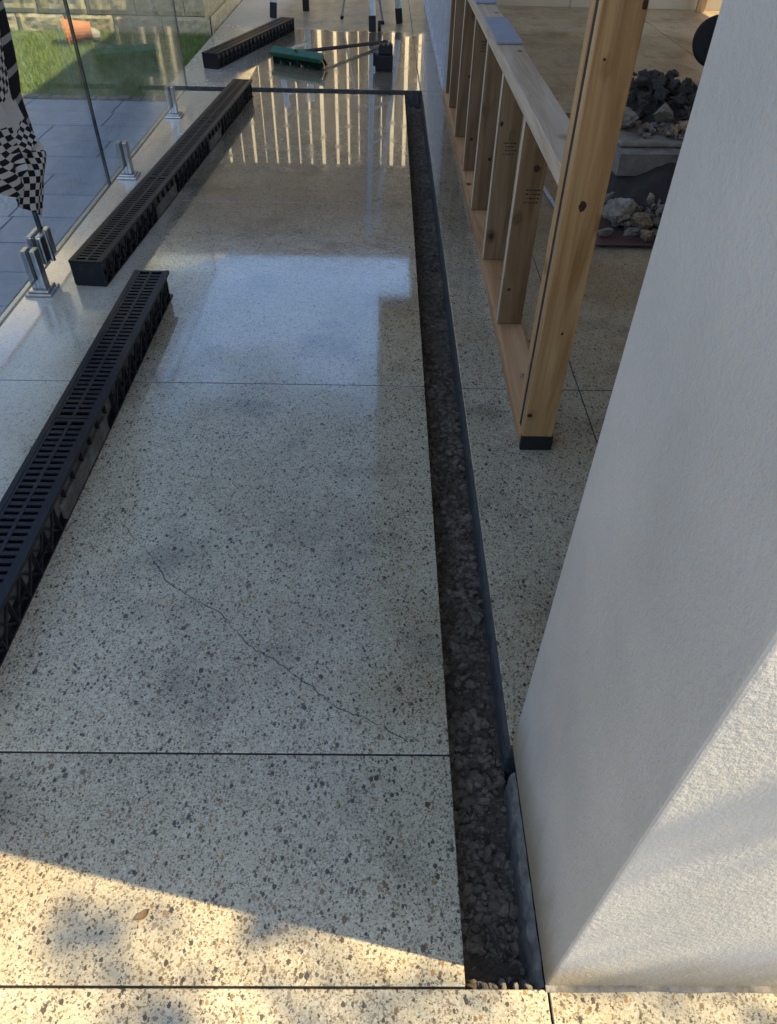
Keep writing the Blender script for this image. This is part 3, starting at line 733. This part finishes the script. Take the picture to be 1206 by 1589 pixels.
def ladder(name, label, feet, apex, thin, wheel=None):
    r = empty(name, (feet[0][0], feet[0][1], 0)); tag(r, label, 'ladder', 'ladders on the far slab'); o = Vector((feet[0][0], feet[0][1], 0))
    for f, a in zip(feet, apex):
        f, a = Vector((*f, .0)) - o, Vector(a) - o; d = (a - f).normalized()
        sti = rod('stile', f + d * .10, a, .055, .028, ALU, r)
        m = MB(); m.bar(f + Vector((0, 0, .004)) , f + d * .125, .064, .040, up=(0, 1, 0)); m.build('foot', BLACK, sti, .005)
    for f, a in thin:
        f, a = Vector(f) - o, Vector(a) - o; d = (a - f).normalized()
        m = MB(); m.tube([f + Vector((0, 0, .012)), a], .011, 8); br = m.build('brace', ALU, r)
        m = MB(); m.tube([f + Vector((0, 0, .001)), f + d * .03], .016, 8); m.build('brace_tip', BLACK, br)
    f0, f1 = Vector((*feet[0], 0)) - o, Vector((*feet[1], 0)) - o; a0, a1 = Vector(apex[0]) - o, Vector(apex[1]) - o
    for k in range(2, 6):
        t = k / 6.0; rod('rung', f0.lerp(a0, t), f1.lerp(a1, t), .03, .028, ALU, r)
    if wheel:
        w = Vector(wheel) - o; m = MB(); m.tube([w + Vector((-.014, 0, 0)), w + Vector((.014, 0, 0))], .042, 20); m.build('wheel', BLACK, r, .003)
ladder('trestle_legs', 'low aluminium trestle with black feet behind the skewed channel', ((-1.06, 8.13), (-.78, 8.52)), ((-.99, 8.20, .78), (-.76, 8.44, .78)), [])
ladder('platform_ladder', 'aluminium platform ladder with wheel behind the broom and charger', ((-.107, 7.56), (.14, 7.98)), ((-.14, 7.75, 1.9), (-.06, 7.95, 1.9)),
       [((-.41, 8.16, 0), (-.25, 8.0, .75)), ((-.015, 7.95, 0), (-.12, 7.8, .6))], (-.045, 7.60, .043))

# ------------------------------------------------------------------ rubble heap in the room
def hull_lump(rnd, npts, rough=.05, seed=0, sub=1):
    bm = bmesh.new()
    for _ in range(npts):
        v = Vector((rnd.gauss(0, 1), rnd.gauss(0, 1), rnd.gauss(0, 1))).normalized() * rnd.uniform(.75, 1.1); bm.verts.new(v)
    r = bmesh.ops.convex_hull(bm, input=bm.verts[:])
    bmesh.ops.delete(bm, geom=[v for v in bm.verts if not v.link_faces], context='VERTS')
    for _ in range(sub): bmesh.ops.subdivide_edges(bm, edges=bm.edges[:], cuts=1, use_grid_fill=True)
    bmesh.ops.triangulate(bm, faces=bm.faces[:])
    for v in bm.verts: v.co *= 1 + rough * noise.noise(v.co * 3.1 + Vector((seed, 0, 0))) + rough * .8 * noise.noise(v.co * 8 + Vector((0, seed, 0)))
    bm.verts.index_update()
    return bm
def rock(name, loc, size, mat, seed, sub=2, ang=.5, rz=0):
    rnd = random.Random(seed); bm = hull_lump(rnd, 16, .16, seed, 3)
    me = bpy.data.meshes.new(name); bm.to_mesh(me); bm.free(); me.materials.append(mat)
    o = bpy.data.objects.new(name, me); C.objects.link(o); o.location = loc; o.scale = size; o.rotation_euler = (rnd.uniform(-.3, .3), rnd.uniform(-.3, .3), rz or rnd.uniform(0, 6))
    return o
def rubble():
    m = MB(); nx, ny = 24, 40; vs = []
    for j in range(ny + 1):
        for i in range(nx + 1):
            x = .93 + .95 * i / nx + .09 * j / ny; y = 3.03 + 2.03 * j / ny
            e = min(i, nx - i, j, ny - j); vs.append((x, y, .006 + .010 * noise.noise(Vector((x * 4, y * 4, 0))) ** 2 + (.010 if e == 0 else 0)))
    m.add(vs, [(j*(nx+1)+i, j*(nx+1)+i+1, (j+1)*(nx+1)+i+1, (j+1)*(nx+1)+i) for j in range(ny) for i in range(nx)])
    o = m.build('ground_sheet', SHEETM, smooth=True); md = o.modifiers.new('solid', 'SOLIDIFY'); md.thickness = .004
    tag(o, 'dark brown sheet spread under the rubble heap', 'sheet')
    # pale trim stick along the left rim
    s_ = lumber('trim_stick', (.835, 3.42, .012), (.80, 3.95, .012), .012, .012, WHITE_METAL, None, up=(0, 0, 1), bev=.001); tag(s_, 'thin pale stick on the floor beside the brown sheet', 'stick')
    # soil heap
    m = MB(); nx, ny = 40, 60; vs = []
    for j in range(ny + 1):
        for i in range(nx + 1):
            x = .98 + .9 * i / nx; y = 3.32 + 1.55 * j / ny
            u, v = (x - 1.45) / .47, (y - 4.08) / .80
            h = max(0, 1 - (u*u + v*v)) ** .7; p = Vector((x, y, 0))
            vs.append((x, y, -.006 + .25 * h + .10 * math.exp(-((x - 1.48) / .2) ** 2 - ((y - 4.3) / .22) ** 2) + (.035 * noise.noise(p * 7) + .02 * noise.noise(p * 20)) * min(1, h * 3)))
    m.add(vs, [(j*(nx+1)+i, j*(nx+1)+i+1, (j+1)*(nx+1)+i+1, (j+1)*(nx+1)+i) for j in range(ny) for i in range(nx)])
    tag(m.build('soil_heap', ROCK_DARK, smooth=True), 'dark soil heap inside the rubble pile', 'soil heap', kind='stuff')
    sl = tag(empty('concrete_chunk', (1.13, 3.60, .115)), 'long flat broken concrete slab across the middle of the rubble heap', 'concrete chunk')
    bm = bmesh.new(); bmesh.ops.create_cube(bm, size=1); bmesh.ops.subdivide_edges(bm, edges=bm.edges[:], cuts=5, use_grid_fill=True)
    for v in bm.verts:
        v.co = Vector(((v.co.x + .5) * .62, (v.co.y + .5) * .34, (v.co.z + .5) * .098)); k = noise.noise(v.co * 9); v.co += Vector((.012 * k, .006 * noise.noise(v.co * 14), .003 * k))
    me = bpy.data.meshes.new('slab_piece'); bm.to_mesh(me); bm.free(); me.materials.append(ROCK_GREY); so_ = bpy.data.objects.new('slab_piece', me); C.objects.link(so_); so_.parent = sl
    m = MB(); m.box(0.02, .58, .09, .33, .1005, .122); o = m.build('broken_top', ROCK_PALE, sl, .006)
    sl.rotation_euler = (0, 0, R(2))
    named = [('whitish angular concrete lump on the left end of the flat slab', (1.20, 3.90, .285), (.085, .07, .055), ROCK_PALE, 3),
             ('pale rounded lump standing at the middle of the slab top', (1.40, 3.93, .30), (.055, .055, .05), ROCK_PALE, 5),
             ('orange tan lump at the right of the slab top', (1.50, 3.82, .272), (.065, .06, .045), ROCK_TAN, 9),
             ('biggest pale stone at the near left foot of the heap', (1.075, 3.27, .075), (.078, .07, .078), ROCK_PALE, 12),
             ('small white stone among the near rubble', (1.225, 3.34, .10), (.034, .03, .026), ROCK_PALE, 21),
             ('tan broken lump in the middle of the near rubble', (1.165, 3.20, .055), (.062, .055, .050), ROCK_TAN, 15),
             ('brownish stone at the very front of the heap', (1.175, 3.105, .035), (.045, .04, .032), ROCK_TAN, 33),
             ('flat pale stone at the left front corner of the heap', (1.0, 3.14, .025), (.04, .03, .02), ROCK_PALE, 17),
             ('grey slab fragment lying at the front right of the heap', (1.33, 3.13, .025), (.15, .035, .018), ROCK_GREY, 41)]
    for lab, loc, size, mat, seed in named: tag(rock('rubble_stone', loc, size, mat, seed, 3, rz=.2 if size[0] > .1 else 0), lab, 'stone', 'stones of the rubble heap')
    def joined(name, mat, items, label):
        mb = MB(); rnd = random.Random(4)
        for (x, y, z, r, sd) in items:
            bm = hull_lump(rnd, rnd.choice((8, 10, 13)), .34, sd, 2); sc = Vector((rnd.uniform(.8, 1.6), rnd.uniform(.7, 1.2), rnd.uniform(.55, 1.0))) * r
            Rm = Matrix.Rotation(rnd.uniform(0, 6), 3, 'Z') @ Matrix.Rotation(rnd.uniform(-.6, .6), 3, 'X')
            vs = [Vector((x, y, z)) + Rm @ Vector((v.co.x * sc.x, v.co.y * sc.y, v.co.z * sc.z)) for v in bm.verts]
            mb.add(vs, [tuple(v.index for v in f.verts) for f in bm.faces]); bm.free()
        tag(mb.build(name, mat), label, 'rubble', kind='stuff')
    rn = random.Random(11)
    joined('dark_clods', ROCK_DARK, [(1.47 + rn.gauss(0, .13), 4.28 + rn.uniform(-.24, .3), .27 + rn.uniform(-.05, .085), rn.uniform(.014, .05), k) for k in range(190)] +
           [(1.20 + rn.uniform(-.08, .1), 4.15 + rn.uniform(-.1, .25), .17 + rn.uniform(-.04, .05), rn.uniform(.03, .06), k) for k in range(18)] +
           [(1.42, 4.2, .385, .05, 1), (1.40, 4.25, .40, .045, 2), (1.52, 4.22, .37, .04, 3), (1.34, 4.22, .37, .035, 4), (1.6, 4.2, .33, .05, 5)], 'nearly black clods heaped at the back of the rubble')
    joined('small_rubble', ROCK_GREY, [(rn.uniform(1.06, 1.75), rn.uniform(3.14, 3.5), rn.uniform(.0, .065), rn.uniform(.008, .035), k) for k in range(190)] +
           [(rn.uniform(1.24, 1.66), rn.uniform(3.74, 3.95), .245 + rn.uniform(-.01, .02), rn.uniform(.012, .03), k) for k in range(60)], 'small grey broken pieces among the rubble')
    joined('tan_rubble_bits', ROCK_TAN, [(rn.uniform(1.1, 1.7), rn.uniform(3.12, 3.5), rn.uniform(.0, .06), rn.uniform(.01, .028), k) for k in range(50)] +
           [(rn.uniform(1.3, 1.66), rn.uniform(3.76, 3.92), .25 + rn.uniform(-.01, .02), rn.uniform(.01, .03), k) for k in range(26)], 'small tan broken pieces among the rubble')
rubble()
def chair():
    r = tag(empty('round_back_chair', (2.47, 6.18, 0), R(-22)), 'black chair with round back half hidden by the wall', 'chair')
    m = MB(); rings = 8; n = 36; vs = [(0, 0, 0)]; fs = []
    for k in range(1, rings + 1):
        for i in range(n):
            a = 2 * math.pi * i / n; rr = k / rings; x, z = .165 * rr * math.cos(a), .165 * rr * math.sin(a)
            vs.append((x, -.05 * (1 - (x / .165) ** 2) + .05, z))
    fs += [(0, 1 + i, 1 + (i + 1) % n) for i in range(n)]
    for k in range(1, rings): fs += [(1+(k-1)*n+i, 1+k*n+i, 1+k*n+(i+1) % n, 1+(k-1)*n+(i+1) % n) for i in range(n)]
    m.add(vs, fs); o = m.build('backrest', BLACK, r, smooth=True); o.location = (-.02, .0, .225); o.modifiers.new('solid', 'SOLIDIFY').thickness = .02
    m = MB(); m.tube([(.12, .20, .20), (.12, .20, .225)], .17, 32); m.build('seat', BLACK, r, .006)
    for x, y, dx, dy in ((.0, .10, -.035, -.03), (.22, .10, .03, -.03), (.02, .30, -.02, .03), (.22, .30, .03, .03)):
        m = MB(); m.tube([(x, y, .202), (x + dx, y + dy, .002)], [.012, .010], 10); m.build('leg', BLACK, r)
chair()
t_ = lumber('timber_offcut', (3.30, 8.98, .0), (3.34, 9.05, 1.3), .085, .038, PINE, None); tag(t_, 'pine offcut leaning against the back wall of the room', 'timber')
# ------------------------------------------------------------------ outside the frame
def surroundings():
    f = tag(empty('slatted_screen', (0, 10.6, -.3)), 'tall brown slatted screen mirrored in the wet floor at the far end', 'screen')
    x = -4.6
    while x < 2.6:
        w = .135 + random.uniform(-.02, .02); m = MB(); m.box(x, x + w, 0, .03, .002, 2.55); m.build('slat', BROWN, f); x += w + random.choice((.014, .022, .03, .04, .05))
    m = MB(); m.box(-5.0, 3.2, .031, .10, 2.42, 3.75); m.build('top_panel', FASCIA, f)
    for xx in (-4.8, 2.9): m = MB(); m.box(xx, xx + .12, .031, .15, 0, 2.419); m.build('post', BROWN, f)
    nb = tag(empty('added_sun_wall', (-1.0, 15.5, -.3), R(38)), 'unseen cream wall beyond the slatted screen, added and turned to the sun to warm its gaps', 'added wall')  # added wall: puts warm sunlit colour behind the slats for the floor streaks
    m = MB(); m.box(-8, 8, 0, .3, 0, 5.2); m.build('wall', SUNWALL, nb)
    bf = tag(empty('added_blocker_fence', (-5.2, 0, -.3)), 'unseen dark paling fence along the pool side, added to cut low sky and bounce light', 'fence')  # added blocker: keeps low sky and ground bounce off the shaded faces
    y = -7.0
    while y < 8.0:
        m = MB(); m.box(-.02, .0, y, y + .145, 0, 2.35 + random.uniform(-.02, .02)); m.build('paling', FASCIA, bf); y += .15
    for z in (.5, 1.8): m = MB(); m.box(.002, .05, -7.0, 8.0, z, z + .08); m.build('fence_rail', FASCIA, bf)
    s = tag(empty('added_sail'), 'unseen cream shade sail over the pool side, added to edge the mirrored sky', 'shade sail')  # added canvas, bounds the sky reflection on the left of the slab
    m = MB(); n = 16; vs = []
    for j in range(n + 1):
        for i in range(n + 1):
            u, v = i / n, j / n; vs.append((-2.05 - 1.5 * u - .16 * math.sin(math.pi * v) * (1 - u), 4.4 + 4.2 * v, 2.75 + .35 * u * (1 - v) - .12 * math.sin(math.pi * u) * math.sin(math.pi * v)))
    m.add(vs, [(j*(n+1)+i, j*(n+1)+i+1, (j+1)*(n+1)+i+1, (j+1)*(n+1)+i) for j in range(n) for i in range(n)]); m.build('canvas', SAIL, s, smooth=True)
    for x, y, z in ((-2.0, 4.4, 2.75), (-2.0, 8.6, 2.75), (-3.55, 4.4, 3.1), (-3.55, 8.6, 2.75)):
        if x < -3: m = MB(); m.tube([(x - .05, y, -.3), (x - .05, y, z + .1)], .045, 10); m.build('pole', STEEL, s)
    # tree whose leaves dapple the sunny corner
    t = tag(empty('shade_tree', (4.9, -2.3, -.3)), 'leafy tree behind the camera shading the sunny corner in dapples', 'tree')
    spots = [(-.42, .335, .065), (-.47, .355, .045), (-.10, .235, .075), (.02, .222, .06), (.13, .262, .065), (.47, .255, .085), (-.33, .235, .05), (-.16, .405, .03), (.62, .22, .07), (-.16, .37, .03)]
    mt = MB(); o = Vector((4.9, -2.3, -.3))
    mt.tube([(0, 0, 0), (-.05, .05, 1.2), (-.15, .2, 2.6), (-.4, .5, 3.9)], [.13, .105, .08, .05], 10)
    ml = MB(); rn = random.Random(5); hub = Vector((-.15, .2, 2.6))
    for (x, y, r) in spots:
        h = rn.uniform(3.6, 4.4); c = Vector((x, y, 0)) + SUN_DIR * (h / SUN_DIR.z); c -= o
        mt.tube([hub, hub.lerp(c, .5) + Vector((0, 0, .15)), c], [.03, .015, .004], 6)
        for k in range(int(700 * r)):
            p = c + Vector((rn.gauss(0, r * .5), rn.gauss(0, r * .5), rn.gauss(0, r * .5)))
            d = Vector((rn.gauss(0, 1), rn.gauss(0, 1), rn.gauss(0, .5))).normalized(); e = d.orthogonal().normalized(); L = rn.uniform(.03, .055); w = L * .3
            ml.add([p, p + d * L * .5 + e * w, p + d * L, p + d * L * .5 - e * w], [(0, 1, 2, 3)])
    # branch shading the sunlit face of the wall
    for (x, z, r) in ((.33, .635, .028), (.38, .60, .03), (.46, .66, .035), (.55, .70, .04), (.42, .06, .035), (.50, .10, .035), (.58, .15, .04), (.68, .21, .05)):
        h = 3.4; c = Vector((x, .285, z)) + SUN_DIR * (h / SUN_DIR.z) - o
        for k in range(int(420 * r)):
            p = c + Vector((rn.gauss(0, r * .6), rn.gauss(0, r * .12), rn.gauss(0, r * .5)))
            d = Vector((rn.gauss(0, 1), rn.gauss(0, 1), rn.gauss(0, .5))).normalized(); e = d.orthogonal().normalized(); L = rn.uniform(.03, .055); w = L * .3
            ml.add([p, p + d * L * .5 + e * w, p + d * L, p + d * L * .5 - e * w], [(0, 1, 2, 3)])
    mt.build('trunk', BARK, t, smooth=True); ml.build('crown', LEAF, t)
surroundings()
